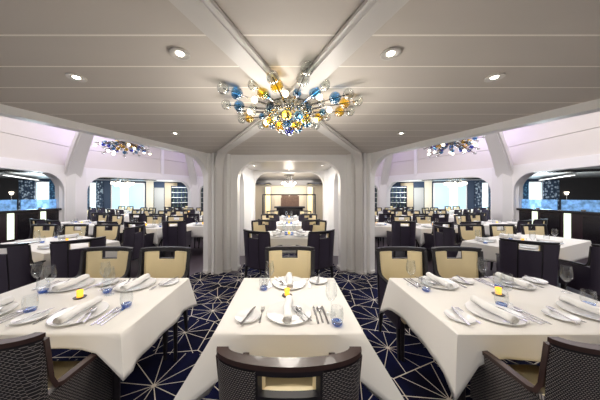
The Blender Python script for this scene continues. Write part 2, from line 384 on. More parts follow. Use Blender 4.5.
# outer ring of arches with tall panels above
for s, nm in ((-1, 'left'), (1, 'right')):
    V = [(8.0 * s, -4.0), (8.0 * s, 8.0), (5.2 * s, 12.0), (2.35 * s, 12.6)]
    arch_wall('wall_ring_' + nm + '_side', V[0], V[1], 2.62, [(0.4, 5.2, 2.32, 0.6), (6.0, 11.62, 2.32, 0.62)], 0.3, M['ring'], 0.03)
    L = math.hypot(2.8, 4.0)
    arch_wall('wall_ring_' + nm + '_diagonal', V[1], V[2], 2.62, [(0.42, L - 0.3, 2.32, 0.6)], 0.3, M['ring'], 0.03)
    L = math.hypot(2.85, 0.6)
    arch_wall('wall_ring_' + nm + '_back', V[2], V[3], 2.62, [(0.3, 1.25, 2.25, 0.45)], 0.3, M['ring'], 0.03)
    for i, (a, b) in enumerate(((V[0], V[1]), (V[1], V[2]), (V[2], (2.35 * s, 12.6)))):
        for k, (z0, z1) in enumerate(((2.62, 3.30), (3.315, 4.5))):
            d = Vector((b[0] - a[0], b[1] - a[1])).normalized(); n = Vector((-d.y, d.x)) * 0.1
            # the panels lean outwards a little, each seam a real gap
            bm = prism([(a[0] - n.x, a[1] - n.y), (b[0] - n.x, b[1] - n.y), (b[0] + n.x, b[1] + n.y), (a[0] + n.x, a[1] + n.y)], z0, z1)
            struct('wall_upper_panel_%s_%d' % (nm, i * 2 + k + 1), bm, M['ringpanel'])
    # thin pilaster on the upper wall
    for t in (0.64,):
        px, py = V[1][0] + (V[2][0] - V[1][0]) * t, V[1][1] + (V[2][1] - V[1][1]) * t
        R = Matrix.Translation((px, py, 0)) @ Matrix.Rotation(math.atan2(V[2][1] - V[1][1], V[2][0] - V[1][0]), 4, 'Z')
        bm = bmesh.new(); box(bm, -0.06, 0.06, -0.2, 0.2, 2.55, 4.5, rot=R); struct('trim_pilaster_' + nm, bm, M['ring'])
    # branching columns of the ring
    for j, (vx, vy, w, tip) in enumerate(((8.0 * s, 8.0, 0.42, (5.7 * s, 6.55)), (5.2 * s, 12.0, 0.33, (4.2 * s, 8.4)), (8.0 * s, 1.9, 0.4, (5.8 * s, 1.9)))):
        pts = []
        for a in range(12):
            r = w * (1.0 if a % 2 else 0.88); pts.append((vx + r * math.cos(a * PI / 6), vy + r * math.sin(a * PI / 6)))
        struct('column_ring_%s_%d' % (nm, j + 1), prism(pts, 0.0, 2.62), M['ring'], True)
        bm = bmesh.new()
        d = Vector((tip[0] - vx, tip[1] - vy, 0)); P = []
        for i in range(9):
            t = i / 8; P.append((vx + d.x * (t ** 1.35), vy + d.y * (t ** 1.35), 1.9 + 2.55 * (t ** 0.9)))
        rib(bm, P, [w * (1.15 - 0.35 * i / 8) for i in range(9)], [w * 0.8] * 9, (-d.y, d.x, 0))
        bmesh.ops.bevel(bm, geom=bm.edges[:], offset=0.05, segments=2, affect='EDGES')
        struct('beam_branch_%s_%d' % (nm, j + 1), bm, M['ring'], True)

# outer hull walls with windows, curtains and dark panels
H0, H1 = Vector((18.0, 10.0)), Vector((4.5, 16.5))
for s, nm in ((-1, 'left'), (1, 'right')):
    A = Vector((s * H0.x, H0.y)); B = Vector((s * H1.x, H1.y)); D = (B - A); Ln = D.length; d = D / Ln
    n = Vector((-d.y, d.x)) * (1 if s < 0 else -1)          # away from the room
    R = Matrix(((d.x, n.x, 0, A.x), (d.y, n.y, 0, A.y), (0, 0, 1, 0), (0, 0, 0, 1)))
    def hb(t0, t1, z0, z1, y0, y1):
        bm = bmesh.new(); box(bm, t0 * Ln, t1 * Ln, y0, y1, z0, z1, rot=R); return bm
    struct('wall_outer_' + nm, hb(0, 1, 0, 2.5, 0.0, 0.2), M['navy'])
    struct('wall_far_side_' + nm, prism([(s * 18.1, -4.1), (s * 18.3, -4.1), (s * 18.3, 10.2), (s * 18.1, 10.2)], 0, 2.5), M['navy'])
    def panel(name, t0, t1, z0, z1, m, y0=-0.06, y1=0.0, structure=True, label=None, cat=None):
        o = link(name, hb(t0, t1, z0, z1, y0, y1), m)
        if structure: o['kind'] = 'structure'
        else: tag(o, label, cat)
        return o
    panel('wall_dark_panel_' + nm, 0.10, 0.282, 0, 2.5, M['darkwall'])
    panel('wall_teal_panel_' + nm, 0.645, 0.672, 0, 2.5, M['ivory'])
    panel('wall_beige_panel_' + nm, 0.715, 0.765, 0, 2.45, M['beige'])
    panel('wall_blue_panel_' + nm, 0.82, 1.0, 0, 2.45, M['teal'])
    panel('wall_navy_panel_' + nm, 0.495, 0.522, 0, 2.5, M['navy'], -0.10)
    panel('door_' + nm, 0.675, 0.712, 0, 2.1, M['grey'])
    def window(name, t0, t1, z0, z1, k, m):
        fr = bmesh.new(); w = (t1 - t0) * Ln
        for (a, b, c, e) in ((0, .07, z0, z1), (w - .07, w, z0, z1), (0, w, z0, z0 + .07), (0, w, z1 - .07, z1)):
            box(fr, t0 * Ln + a, t0 * Ln + b, -0.08, 0, c, e, rot=R)
        for i in range(1, k):
            box(fr, t0 * Ln + w * i / k - .02, t0 * Ln + w * i / k + .02, -0.08, 0, z0, z1, rot=R)
        f = link(name, fr, M['ring']); f['kind'] = 'structure'
        ms = m if isinstance(m, tuple) else (m,); q = (t1 - t0) * Ln - .06
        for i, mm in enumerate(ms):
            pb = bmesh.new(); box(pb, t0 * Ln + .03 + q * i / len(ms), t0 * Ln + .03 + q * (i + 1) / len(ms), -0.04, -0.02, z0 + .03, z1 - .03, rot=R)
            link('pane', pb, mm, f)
    window('window_1_' + nm, 0.303, 0.345, 0.75, 2.36, 1, M['window'])
    window('window_2_' + nm, 0.455, 0.480, 0.75, 2.36, 1, M['window'])
    # wide backlit frosted screen, its white glow painted in as one brighter pane
    window('window_3_' + nm, 0.524, 0.64, 0.70, 2.40, 1, (M['windowblue'], M['windowglow'], M['windowblue'], M['windowblue']))
    def curtain(t0, t1, m, label, z0=0.05, z1=2.42):
        bm = bmesh.new(); nn = max(10, int((t1 - t0) * Ln * 40)); F = []; Bk = []
        for i in range(nn + 1):
            x = (t0 + (t1 - t0) * i / nn) * Ln; y = -0.14 + 0.03 * math.sin(i * 1.3)
            F.append([bm.verts.new(R @ Vector((x, y, z))) for z in (z0, z1)]); Bk.append([bm.verts.new(R @ Vector((x, y + 0.02, z))) for z in (z0, z1)])
        for i in range(nn):
            bm.faces.new((F[i][0], F[i + 1][0], F[i + 1][1], F[i][1])); bm.faces.new((Bk[i][0], Bk[i][1], Bk[i + 1][1], Bk[i + 1][0]))
            for z in (0, 1): bm.faces.new((F[i][z], Bk[i][z], Bk[i + 1][z], F[i + 1][z]))
        for i in (0, nn): bm.faces.new((F[i][0], F[i][1], Bk[i][1], Bk[i][0]))
        o = link('curtain', bm, m, smooth=True); tag(o, label, 'curtain', 'curtains along the outer windows')
    curtain(0.264, 0.305, M['silverc'], 'silver patterned dark curtain beside bar wall, %s hall' % nm)
    curtain(0.343, 0.375, M['navyc'], 'navy curtain between bright window and column, %s hall' % nm)
    curtain(0.425, 0.456, M['navyc'], 'navy curtain just past the ring column, %s hall' % nm)
    curtain(0.478, 0.50, M['silverc'], 'silver patterned curtain beside narrow window, %s hall' % nm)
    # sconce on the dark wall
    p = R @ Vector((0.245 * Ln, -0.1, 1.72))
    t = thing('wall_sconce', 'glowing wall sconce on the dark panelled wall, %s hall' % nm, 'wall lamp', p)
    bm = bmesh.new(); lathe(bm, [(0.0, -0.12), (0.05, -0.1), (0.09, 0.03), (0.08, 0.05), (0.0, 0.05)], 14); link('lamp_shade', bm, M['softbulb'], t, True)
    bm = bmesh.new(); tube(bm, (0, 0, -0.1), (0, 0, -0.42), 0.02, 0.012); link('stem', bm, M['chrome'], t)
    bm = bmesh.new(); tube(bm, (0, 0, -0.05), (n.x * 0.12, n.y * 0.12, -0.05), 0.02); link('bracket', bm, M['chrome'], t)
    # long light bar under the gallery ceiling
    t = thing('linear_ceiling_lamp', 'long slanting light bar under the gallery ceiling, %s side' % nm, 'ceiling lamp', (s * 12.3, 10.2, 2.42))
    bm = bmesh.new(); rib(bm, [(-s * 0.95, -1.5, 0), (s * 0.95, 1.3, 0)], 0.16, 0.05); link('housing', bm, M['black'], t)
    bm = bmesh.new(); rib(bm, [(-s * 0.93, -1.47, -0.035), (s * 0.93, 1.27, -0.035)], 0.12, 0.02); link('diffuser', bm, M['lamp'], t)
    # dark slots in the gallery ceiling
    for i, (cx, cy, w) in enumerate(((-11.5, 7.5, 4.0), (-9.3, 11.8, 3.6), (-5.4, 14.2, 3.0))):
        bm = bmesh.new(); a = math.atan2(d.y, d.x); RR = Matrix.Translation((s * -cx, cy, 0)) @ Matrix.Rotation(a, 4, 'Z')
        box(bm, -w / 2, w / 2, -0.25, 0.25, 2.44, 2.50, rot=RR); struct('trim_ceiling_slot_%s_%d' % (nm, i + 1), bm, M['black'])
    # bar wall along the ring arch with lit strips and a glass rail
    t = thing('bar_partition', 'dark bar partition with lit strips and glass rail, %s hall' % nm, 'partition', (s * 8.12, 0, 0))
    link('body', bbox(-0.12, 0.12, 2.15, 7.58, 0, 1.06), M['maroon'], t)
    link('ledge', bbox(-0.2, 0.2, 2.15, 7.60, 1.06, 1.13, 0.01), M['black'], t)
    for yy in (7.09, 6.26, 5.1, 3.9):
        link('light_strip', bbox(-s * 0.12 - 0.015, -s * 0.12 + 0.015, yy - 0.075, yy + 0.075, 0.30, 1.05), M['strip'], t)
    for yy in (6.68, 5.68, 4.5, 7.35):
        link('panel', bbox(-s * 0.125 - 0.01, -s * 0.125 + 0.01, yy - 0.25 if yy < 7.3 else yy - .15, yy + 0.25 if yy < 7.3 else yy + .2, 0.15, 1.0), M['black'], t)
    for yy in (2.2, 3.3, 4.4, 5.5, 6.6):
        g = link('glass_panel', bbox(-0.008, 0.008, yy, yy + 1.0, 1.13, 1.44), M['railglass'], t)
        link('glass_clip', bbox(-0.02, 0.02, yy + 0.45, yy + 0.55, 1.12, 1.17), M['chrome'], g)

# wine racks with bottles
def wine_rack(x, y, rz, label):
    t = thing('wine_rack', label, 'wine rack', (x, y, 0), rz, 'wine racks between the halls')
    link('carcass', bbox(-0.62, 0.62, 0.16, 0.20, 0, 2.2), M['navy'], t)
    for sx in (-0.62, 0.58): link('side_panel', bbox(sx, sx + 0.04, -0.18, 0.2, 0, 2.2), M['black'], t)
    for k in range(6): link('shelf', bbox(-0.58, 0.58, -0.18, 0.16, 0.45 + k * 0.33, 0.47 + k * 0.33), M['ring'], t)
    Rm = Matrix.Translation((x, y, 0)) @ Matrix.Rotation(rz, 4, 'Z')
    for k in range(5):
        for i in range(5):
            p = Rm @ Vector((-0.46 + i * 0.23, -0.02, 0.471 + k * 0.33))
            place(BOTTLE, p, 0, 'dark wine bottle on the shelves of the rack ' + label.split('bottles ')[1], 'wine bottles ' + label.split('bottles ')[1])
bm = bmesh.new(); lathe(bm, [(0, 0), (0.036, 0), (0.037, 0.17), (0.014, 0.22), (0.014, 0.29), (0, 0.29)], 10)
BOTTLE = tag(link('wine_bottle', bm, M['bottle'], smooth=True), 'x', 'bottle')
wine_rack(-7.15, 14.5, 0.5, 'tall wine rack with bottles beyond the wide left arch')
wine_rack(7.15, 14.5, -0.5, 'tall wine rack with bottles beyond the wide right arch')
wine_rack(-5.5, 14.3, 0.2, 'tall wine rack with bottles beyond the small left arch')
wine_rack(5.5, 14.3, -0.2, 'tall wine rack with bottles beyond the small right arch')

# end of the middle hall
struct('wall_back', bbox(-4.6, 4.6, 16.4, 16.6, 0, 2.5), M['ivory'])
struct('wall_rear', bbox(-18.3, 18.3, 16.7, 16.9, 0, 2.5), M['navy'])
struct('wall_back_screen_left', bbox(-2.9, -2.2, 14.0, 14.15, 0, 2.5), M['ring']); struct('wall_back_screen_right', bbox(2.2, 2.9, 14.0, 14.15, 0, 2.5), M['ring'])
for s in (-1, 1):
    nm = 'left' if s < 0 else 'right'
    t = thing('lit_wall_column', 'tall yellow lit column on the back wall, %s of the sideboard' % nm, 'wall light', (s * 1.35, 14.0, 0))
    link('frame', bbox(-0.22, 0.22, -0.02, 0.12, 0, 2.2), M['grey'], t)
    link('glow_panel', bbox(-0.15, 0.15, -0.04, -0.02, 0.3, 2.1), M['glow'], t)
struct('wall_back_middle', bbox(-2.4, 2.4, 14.2, 14.3, 0, 2.5), M['ivory'])
for i in range(7):
    o = link('trim_mullion_%d' % (i + 1), bbox(-0.93 + i * 0.31 - 0.012, -0.93 + i * 0.31 + 0.012, 14.15, 14.2, 0, 2.4), M['ivory']); o['kind'] = 'structure'
for s in (-1, 1):
    o = struct('trim_ceiling_slot_hall_%s' % ('left' if s < 0 else 'right'), bbox(*(sorted((s * 0.95, s * 2.3))), 11.0, 11.7, 2.14, 2.22), M['black'])
struct('beam_bulkhead_hall', bbox(-2.3, 2.3, 11.7, 11.95, 2.12, 2.42), M['grey'])
# dark frame and sideboard
t = thing('screen_frame', 'slim black rectangular frame standing around the sideboard', 'frame', (0, 9.3, 0))
link('post', bbox(-1.14, -1.09, -0.03, 0.03, 0, 1.58), M['black'], t); link('post', bbox(1.09, 1.14, -0.03, 0.03, 0, 1.58), M['black'], t)
link('crossbar', bbox(-1.14, 1.14, -0.03, 0.03, 1.58, 1.63), M['black'], t)
t = thing('sideboard', 'black sideboard behind the frame at the hall end', 'sideboard', (0.03, 10.4, 0))
link('body', bbox(-0.62, 0.62, -0.22, 0.22, 0.06, 0.98, 0.01), M['black'], t)
link('top', bbox(-0.72, 0.72, -0.26, 0.26, 0.98, 1.06, 0.01), M['seam'], t)
for x in (-0.41, 0, 0.41): link('door', bbox(x - 0.19, x + 0.19, -0.235, -0.22, 0.12, 0.92, 0.003), M['black'], t)
link('plinth', bbox(-0.58, 0.58, -0.18, 0.18, 0, 0.06), M['leg'], t)
bm = bmesh.new()
random.seed(3)
for i in range(26):
    x = random.uniform(-0.38, 0.38); z = random.uniform(0.0, 0.5); w = random.uniform(0.05, 0.12)
    hgt = 0.30 + 0.32 * abs(math.sin(i * 2.3)) * (1 - abs(x) * 0.8); box(bm, x - w, x + w, -0.06 + random.uniform(-.03, .03), 0.06, 0, hgt)
o = link('sculpture', bm, M['bronze'], loc=(0.03, 10.4, 1.06)); tag(o, 'brown bronze relief sculpture standing on the black sideboard', 'sculpture')

# ------------------------------------------------------------------ downlights
def downlight(x, y, z, label, power=18, small=False):
    t = thing('recessed_downlight', label, 'ceiling light', (x, y, z), 0, 'recessed downlights')
    r = 0.038
    bm = bmesh.new(); lathe(bm, [(r * 0.5, -0.001), (r * 1.5, -0.001), (r * 1.5, -0.010), (r * 1.1, -0.012), (r * 0.6, -0.002), (r * 0.5, -0.001)], 24); link('trim_ring', bm, M['trim'], t, True)
    bm = bmesh.new(); lathe(bm, [(0, -0.003), (r * 0.55, -0.003), (r * 0.5, -0.007), (0, -0.007)], 20); link('lens', bm, M['led'], t)
    L = bpy.data.lights.new('downlight_lamp', 'SPOT'); L.energy = power; L.spot_size = 2.1; L.spot_blend = 0.9; L.shadow_soft_size = 0.05; L.color = (1, 0.93, 0.83)
    lo = bpy.data.objects.new('downlight_lamp', L); COL.objects.link(lo); lo.location = (x, y, z - 0.03)
DP = 20
for x, y, lb in ((-0.655, 1.31, 'downlight ahead of the camera beside the crossing left beam'), (0.61, 1.31, 'downlight ahead of the camera beside the crossing right beam'),
                 (-1.53, 1.57, 'downlight over the left four-seat table'), (1.48, 1.57, 'downlight over the right four-seat table'),
                 (-1.55, 2.97, 'downlight close to the left slanting arch'), (1.53, 2.97, 'downlight close to the right slanting arch'),
                 (-1.0, 0.1, 'downlight above the camera, left'), (1.0, 0.1, 'downlight above the camera, right')):
    downlight(x, y, H, lb, DP)
for x, y, lb in ((-0.9, 5.6, 'small downlight at the left of the corridor ceiling'), (0.85, 5.6, 'small downlight at the right of the corridor ceiling'), (0, 6.5, 'small downlight in the middle of the corridor ceiling')):
    downlight(x, y, 2.335, lb, 14)
for s, nm in ((-1, 'left'), (1, 'right')):
    for x, y, k in ((9.6, 6.3, 'first'), (10.6, 8.0, 'second'), (9.6, 10.4, 'third'), (7.4, 13.4, 'fourth')):
        downlight(s * x, y, 2.5, '%s gallery downlight along the outer side of the %s hall' % (k, nm), 30)

# ------------------------------------------------------------------ chandeliers
t = thing('chandelier', 'large spiky chandelier of clear, blue and amber glass globes', 'chandelier', (0.0, 1.98, H))
bm = bmesh.new(); lathe(bm, [(0, -0.001), (0.16, -0.001), (0.16, -0.03), (0.05, -0.05), (0, -0.05)], 32); link('ceiling_rose', bm, M['chrome'], t, True)
bm = bmesh.new()
for z in (-0.035, -0.11): lathe(bm, [(0.185, z), (0.20, z), (0.20, z - 0.022), (0.185, z - 0.022), (0.185, z)], 40)
for i in range(12):
    a = 2 * PI * i / 12; tube(bm, (0.19 * math.cos(a), 0.19 * math.sin(a), -0.13), (0.19 * math.cos(a), 0.19 * math.sin(a), -0.035), 0.005)
    tube(bm, (0.02 * math.cos(a), 0.02 * math.sin(a), -0.04), (0.19 * math.cos(a), 0.19 * math.sin(a), -0.065), 0.004)
link('ring', bm, M['chrome'], t, True)
def globe(parent, p, r, m, name='globe', seg=18):
    bm = bmesh.new(); ball(bm, (0, 0, 0), r, seg); o = link(name, bm, m, parent, True); o.location = p; return o
random.seed(21)
cols = [M['gclear'], M['gamber'], M['gblue'], M['gclear'], M['gblue'], M['gamber']]
NA = 16
for i in range(NA):
    a = 2 * PI * (i + 0.5) / NA
    ln = (0.60, 0.47, 0.55)[i % 3]; tilt = (0.10, 0.13, 0.03)[i % 3]
    e = Vector((math.cos(a), math.sin(a), tilt)); st = Vector((0.19 * math.cos(a), 0.19 * math.sin(a), -0.085))
    bm = bmesh.new(); tube(bm, st, st + e * (ln - 0.19), 0.005); tube(bm, st - e * 0.06, st + e * 0.12, 0.010)
    arm = link('arm', bm, M['chrome'], t, True)
    globe(arm, st + e * (ln - 0.19), (0.045, 0.040, 0.043)[i % 3], M['gclear'])
    globe(arm, st + e * (ln - 0.30), 0.048, (M['gamber'], M['gblue'], M['gamber'], M['gblue'], M['gclear'])[(i * 2) % 5])
    if i % 2 == 0:
        k = st + e * 0.12 + Vector((-math.sin(a) * 0.05, math.cos(a) * 0.05, -0.015))
        globe(arm, st + e * 0.13, 0.034, cols[(i + 4) % 6])
    else:
        globe(arm, st + e * 0.17 + Vector((-math.sin(a) * 0.045, math.cos(a) * 0.045, -0.02)), 0.024, M['bulb'], 'bulb', 12)
for ring_r, z, n, off in ((0.185, -0.10, 12, 0), (0.165, -0.185, 10, 0.2), (0.09, -0.235, 6, 0.3), (0.0, -0.27, 1, 0)):
    for i in range(n):
        a = 2 * PI * i / n + off
        m = M['gcobalt'] if n == 1 else ([M['gclear'], M['gclear'], M['gclear'], M['gblue']][i % 4] if n == 12 else [M['gblue'], M['gamber'], M['gclear'], M['gamber']][i % 4])
        g = globe(t, (ring_r * math.cos(a), ring_r * math.sin(a), z), 0.043, m)
        if n == 12 and i % 2 == 0: globe(t, (0.135 * math.cos(a + .26), 0.135 * math.sin(a + .26), -0.17), 0.016, M['bulb'], 'bulb', 10)
def pt(x, y, z, e, col, r=0.1):
    L = bpy.data.lights.new('lamp_or_fill_glow', 'POINT'); L.energy = e; L.color = col; L.shadow_soft_size = r
    o = bpy.data.objects.new('lamp_or_fill_glow', L); COL.objects.link(o); o.location = (x, y, z); return o
CH = 2.3
for a in range(6): pt(0.42 * math.cos(a * PI / 3 + .3), 1.98 + 0.42 * math.sin(a * PI / 3 + .3), H - 0.42, CH, (1, 0.94, 0.85), 0.06)
pt(0, 1.98, H - 0.6, 12, (1, 0.94, 0.85), 0.1)

for s, nm in ((-1, 'left'), (1, 'right')):
    t = thing('spiky_pendant', 'spiky pendant of coloured glass balls hanging in the %s atrium' % nm, 'chandelier', (s * 4.12, 5.5, 2.93), 0, 'spiky atrium pendants')
    bm = bmesh.new(); tube(bm, (0, 0, 0), (0, 0, 1.47), 0.012); ball(bm, (0, 0, 0), 0.10, 14); lathe(bm, [(0, 0.0), (0.32, 0.06), (0.34, 0.09), (0, 0.10)], 24); link('stem', bm, M['chrome'], t, True)
    for i in range(36):
        a = i * 2.399; el = -0.05 - 0.75 * ((i * 7 % 36) / 36); L = 0.62 if i % 2 else 0.5
        e = Vector((math.cos(a) * math.cos(el), math.sin(a) * math.cos(el), math.sin(el) * 0.8))
        bm = bmesh.new(); tube(bm, e * 0.12, e * L, 0.008, n=6); ball(bm, e * L, 0.035, 10, 1); ball(bm, e * (L - 0.16), 0.05, 10, 2)
        link('spoke', bm, [M['bronze'], M['softbulb'] if i % 3 == 0 else M['gclear'], (M['gblue'], M['gcobalt'], M['gamber'], M['gblue'])[i % 4]], t, True)
    # pale chandelier under the gallery ceiling
    t = thing('pale_chandelier', 'glowing pale glass chandelier under the far %s ceiling' % nm, 'chandelier', (s * 9.0, 11.8, 2.5), 0, 'pale glowing chandeliers')
    bm = bmesh.new(); lathe(bm, [(0, 0), (0.35, 0), (0.42, -0.05), (0, -0.05)], 24); link('canopy', bm, M['chrome'], t, True)
    for i in range(14):
        a = 2 * PI * i / 14; bm = bmesh.new(); r = 0.46 if i % 2 else 0.28
        tube(bm, (0.2 * math.cos(a), 0.2 * math.sin(a), -0.05), (r * math.cos(a), r * math.sin(a), -0.26), 0.01, n=6)
        ball(bm, (r * math.cos(a), r * math.sin(a), -0.27 - 0.1 * (i % 2 == 0)), 0.075, 12, 1); link('arm', bm, [M['chrome'], M['softbulb']], t, True)
    pt(s * 9.0, 11.8, 1.95, 30, (1, 0.9, 0.75), 0.3)
t = thing('pale_chandelier', 'glowing pale glass chandelier beyond the inner archway', 'chandelier', (0.0, 9.0, 2.42), 0, 'pale glowing chandeliers')
bm = bmesh.new(); lathe(bm, [(0, 0), (0.2, 0), (0.22, -0.04), (0, -0.04)], 24); link('canopy', bm, M['chrome'], t, True)
for i in range(14):
    a = 2 * PI * i / 14; bm = bmesh.new(); r = 0.27 if i % 2 else 0.17; z = -0.34 if i % 2 else -0.42
    tube(bm, (0.08 * math.cos(a), 0.08 * math.sin(a), -0.04), (r * math.cos(a), r * math.sin(a), z), 0.006, n=6)
    ball(bm, (r * math.cos(a), r * math.sin(a), z), 0.05, 12, 1); link('arm', bm, [M['chrome'], M['softbulb']], t, True)
pt(0, 9.0, 1.85, 22, (1, 0.9, 0.75), 0.2)

# ------------------------------------------------------------------ chairs
ZT = 0.93
def sp(u, z, off):
    a = u * PI / 2; w = 0.268 + 0.014 * (z - 0.5)
    n = Vector((math.sin(a), -math.cos(a) * 1.0)).normalized()
    x = w * math.sin(a) * (1 if abs(u) <= 1 else 1); y = -0.25 + 0.095 * (1 - math.cos(a)) - 0.07 * max(0, z - 0.45)
    return Vector((x + n.x * off, y + n.y * off, z))
def patch(bm, u0, u1, z0, z1, o0, o1, nu=8, nz=4, mi=0, fn=None):
    fn = fn or sp; G = {}
    for i in range(nu + 1):
        for j in range(nz + 1):
            u = u0 + (u1 - u0) * i / nu; z = z0 + (z1 - z0) * j / nz
            for k, o in enumerate((o0, o1)): G[i, j, k] = bm.verts.new(fn(u, z, o))
    def q(*v): bm.faces.new(v).material_index = mi
    for i in range(nu):
        for j in range(nz):
            for k in (0, 1): q(G[i, j, k], G[i + 1, j, k], G[i + 1, j + 1, k], G[i, j + 1, k])
    for i in range(nu):
        for j in (0, nz): q(G[i, j, 0], G[i + 1, j, 0], G[i + 1, j, 1], G[i, j, 1])
    for j in range(nz):
        for i in (0, nu): q(G[i, j, 0], G[i, j + 1, 0], G[i, j + 1, 1], G[i, j, 1])
US = 0.27
def shell_bm(bm, mi=0):
    for a, b in ((-1, -US), (US, 1)): patch(bm, a, b, 0.30, ZT, -0.03, 0.0, 8, 4, mi)
    patch(bm, -US, US, 0.30, ZT - 0.105, -0.03, 0.0, 6, 4, mi); patch(bm, -US, US, ZT - 0.028, ZT, -0.03, 0.0, 6, 1, mi)
def pads_bm(bm, mi=0):
    for a, b in ((-0.9, -US), (US, 0.9)): patch(bm, a, b, 0.44, ZT - 0.022, -0.055, -0.03, 6, 4, mi)
    patch(bm, -US, US, 0.44, ZT - 0.112, -0.055, -0.03, 6, 4, mi)
def panel_bm(a, b, z1, mi=0, bm=None):
    bm = bm or bmesh.new(); patch(bm, a, b, 0.32, z1, 0.0, 0.007, 7, 5, mi); return bm
PAN = ((-0.985, -US - 0.02, ZT - 0.012), (-US + 0.02, US - 0.02, ZT - 0.115), (US + 0.02, 0.985, ZT - 0.012))
def arm_bm(s, bm=None, mi=0):
    bm = bm or bmesh.new(); N = 6; L = []
    for i in range(N + 1):
        y = -0.155 + 0.395 * i / N; top = 0.645 - 0.02 * i / N; x = s * (0.262 - 0.010 * (i / N) ** 2)
        L.append([bm.verts.new((x, y, 0.30)), bm.verts.new((x, y, top)), bm.verts.new((x - s * 0.035, y, top)), bm.verts.new((x - s * 0.035, y, 0.30))])
    for a, b in zip(L, L[1:]):
        for i in range(4):
            j = (i + 1) % 4; bm.faces.new((a[i], a[j], b[j], b[i])).material_index = mi
    bm.faces.new(L[0]).material_index = mi; bm.faces.new(L[-1]).material_index = mi
    return bm
def rail_bm(s, bm=None, mi=0):
    bm = bm or bmesh.new()
    # runs down the side of the back, then forward along the arm
    P = [(s * 0.270, -0.187, ZT - 0.01), (s * 0.262, -0.158, 0.72), (s * 0.258, -0.135, 0.672), (s * 0.254, -0.10, 0.655), (s * 0.250, 0.05, 0.650), (s * 0.243, 0.245, 0.632)]
    P = [Vector(p) for p in P]; R = []
    for i, p in enumerate(P):
        t_ = (P[min(i + 1, 5)] - P[max(i - 1, 0)]).normalized(); sd = Vector((1, 0, 0)); u = sd.cross(t_).normalized()
        R.append([bm.verts.new(p + sd * a * 0.017 + u * b * 0.010) for a, b in ((-1, -1), (1, -1), (1, 1), (-1, 1))])
    for a, b in zip(R, R[1:]):
        for i in range(4):
            j = (i + 1) % 4; bm.faces.new((a[i], a[j], b[j], b[i])).material_index = mi
    bm.faces.new(R[0][::-1]).material_index = mi; bm.faces.new(R[-1]).material_index = mi
    return bm
def leg_bm(x, y, bm=None, mi=0):
    bm = bm or bmesh.new(); v = []
    sx = 1 if x > 0 else -1; sy = 1 if y > 0 else -1
    for z, h, ox, oy in ((0, 0.011, sx * 0.01, sy * 0.02), (0.30, 0.02, 0, 0)):
        v.append([bm.verts.new((x + ox + a * h, y + oy + b * h, z)) for a, b in ((-1, -1), (1, -1), (1, 1), (-1, 1))])
    for i in range(4):
        j = (i + 1) % 4; bm.faces.new((v[0][i], v[0][j], v[1][j], v[1][i])).material_index = mi
    bm.faces.new(v[0][::-1]).material_index = mi; bm.faces.new(v[1]).material_index = mi
    return bm
def toprail_bm(bm=None, mi=0):
    bm = bm or bmesh.new(); patch(bm, -1.0, 1.0, ZT, ZT + 0.02, -0.036, 0.010, 20, 1, mi); return bm
def make_chair(outer, rail):
    t = thing('dining_armchair', 'x', 'chair')
    b = bmesh.new(); shell_bm(b); link('backrest', b, M['seam'], t, True)
    b = bmesh.new(); pads_bm(b); link('backrest_cushion', b, M['cream'], t, True)
    for (a, c, z) in PAN: link('back_panel', panel_bm(a, c, z), outer, t, True)
    link('top_rail', toprail_bm(), rail, t, True)
    for s in (-1, 1):
        ar = link('arm', arm_bm(s), outer, t, True); link('arm_rail', rail_bm(s), rail, ar, True)
    link('seat', bbox(-0.225, 0.225, -0.20, 0.30, 0.37, 0.465, 0.02, 3), M['cream'], t, True)
    link('seat_frame', bbox(-0.226, 0.226, -0.19, 0.23, 0.30, 0.37), M['seam'], t)
    for x in (-0.22, 0.22):
        for y in (-0.19, 0.20): link('leg', leg_bm(x, y), M['leg'], t)
    return t
def make_far_chair():
    b = bmesh.new(); shell_bm(b, 0); pads_bm(b, 1)
    for (a, c, z) in PAN: panel_bm(a, c, z, 2, b)
    toprail_bm(b, 0)
    for s in (-1, 1): arm_bm(s, b, 2); rail_bm(s, b, 0)
    box(b, -0.225, 0.225, -0.20, 0.235, 0.37, 0.465, 1); box(b, -0.226, 0.226, -0.19, 0.23, 0.30, 0.37, 0)
    for x in (-0.22, 0.22):
        for y in (-0.19, 0.20): leg_bm(x, y, b, 0)
    o = link('dining_armchair', b, [M['seam'], M['cream'], M['dark']], smooth=True); tag(o, 'x', 'chair'); return o
CH_W = make_chair(M['woven'], M['wood']); CH_D = make_chair(M['dark'], M['seam']); CH_F = make_far_chair()
def chair(proto, bx, by, deg, label, group='armchairs at the dining tables'):
    """bx, by: the middle of the back; deg: the way it faces, 90 = away from the camera"""
    a = math.radians(deg); c = (bx + 0.25 * math.cos(a), by + 0.25 * math.sin(a), 0.0065 if abs(bx) < 2.4 and by < 4.3 else 0)
    return place(proto, c, a - PI / 2, label, group)

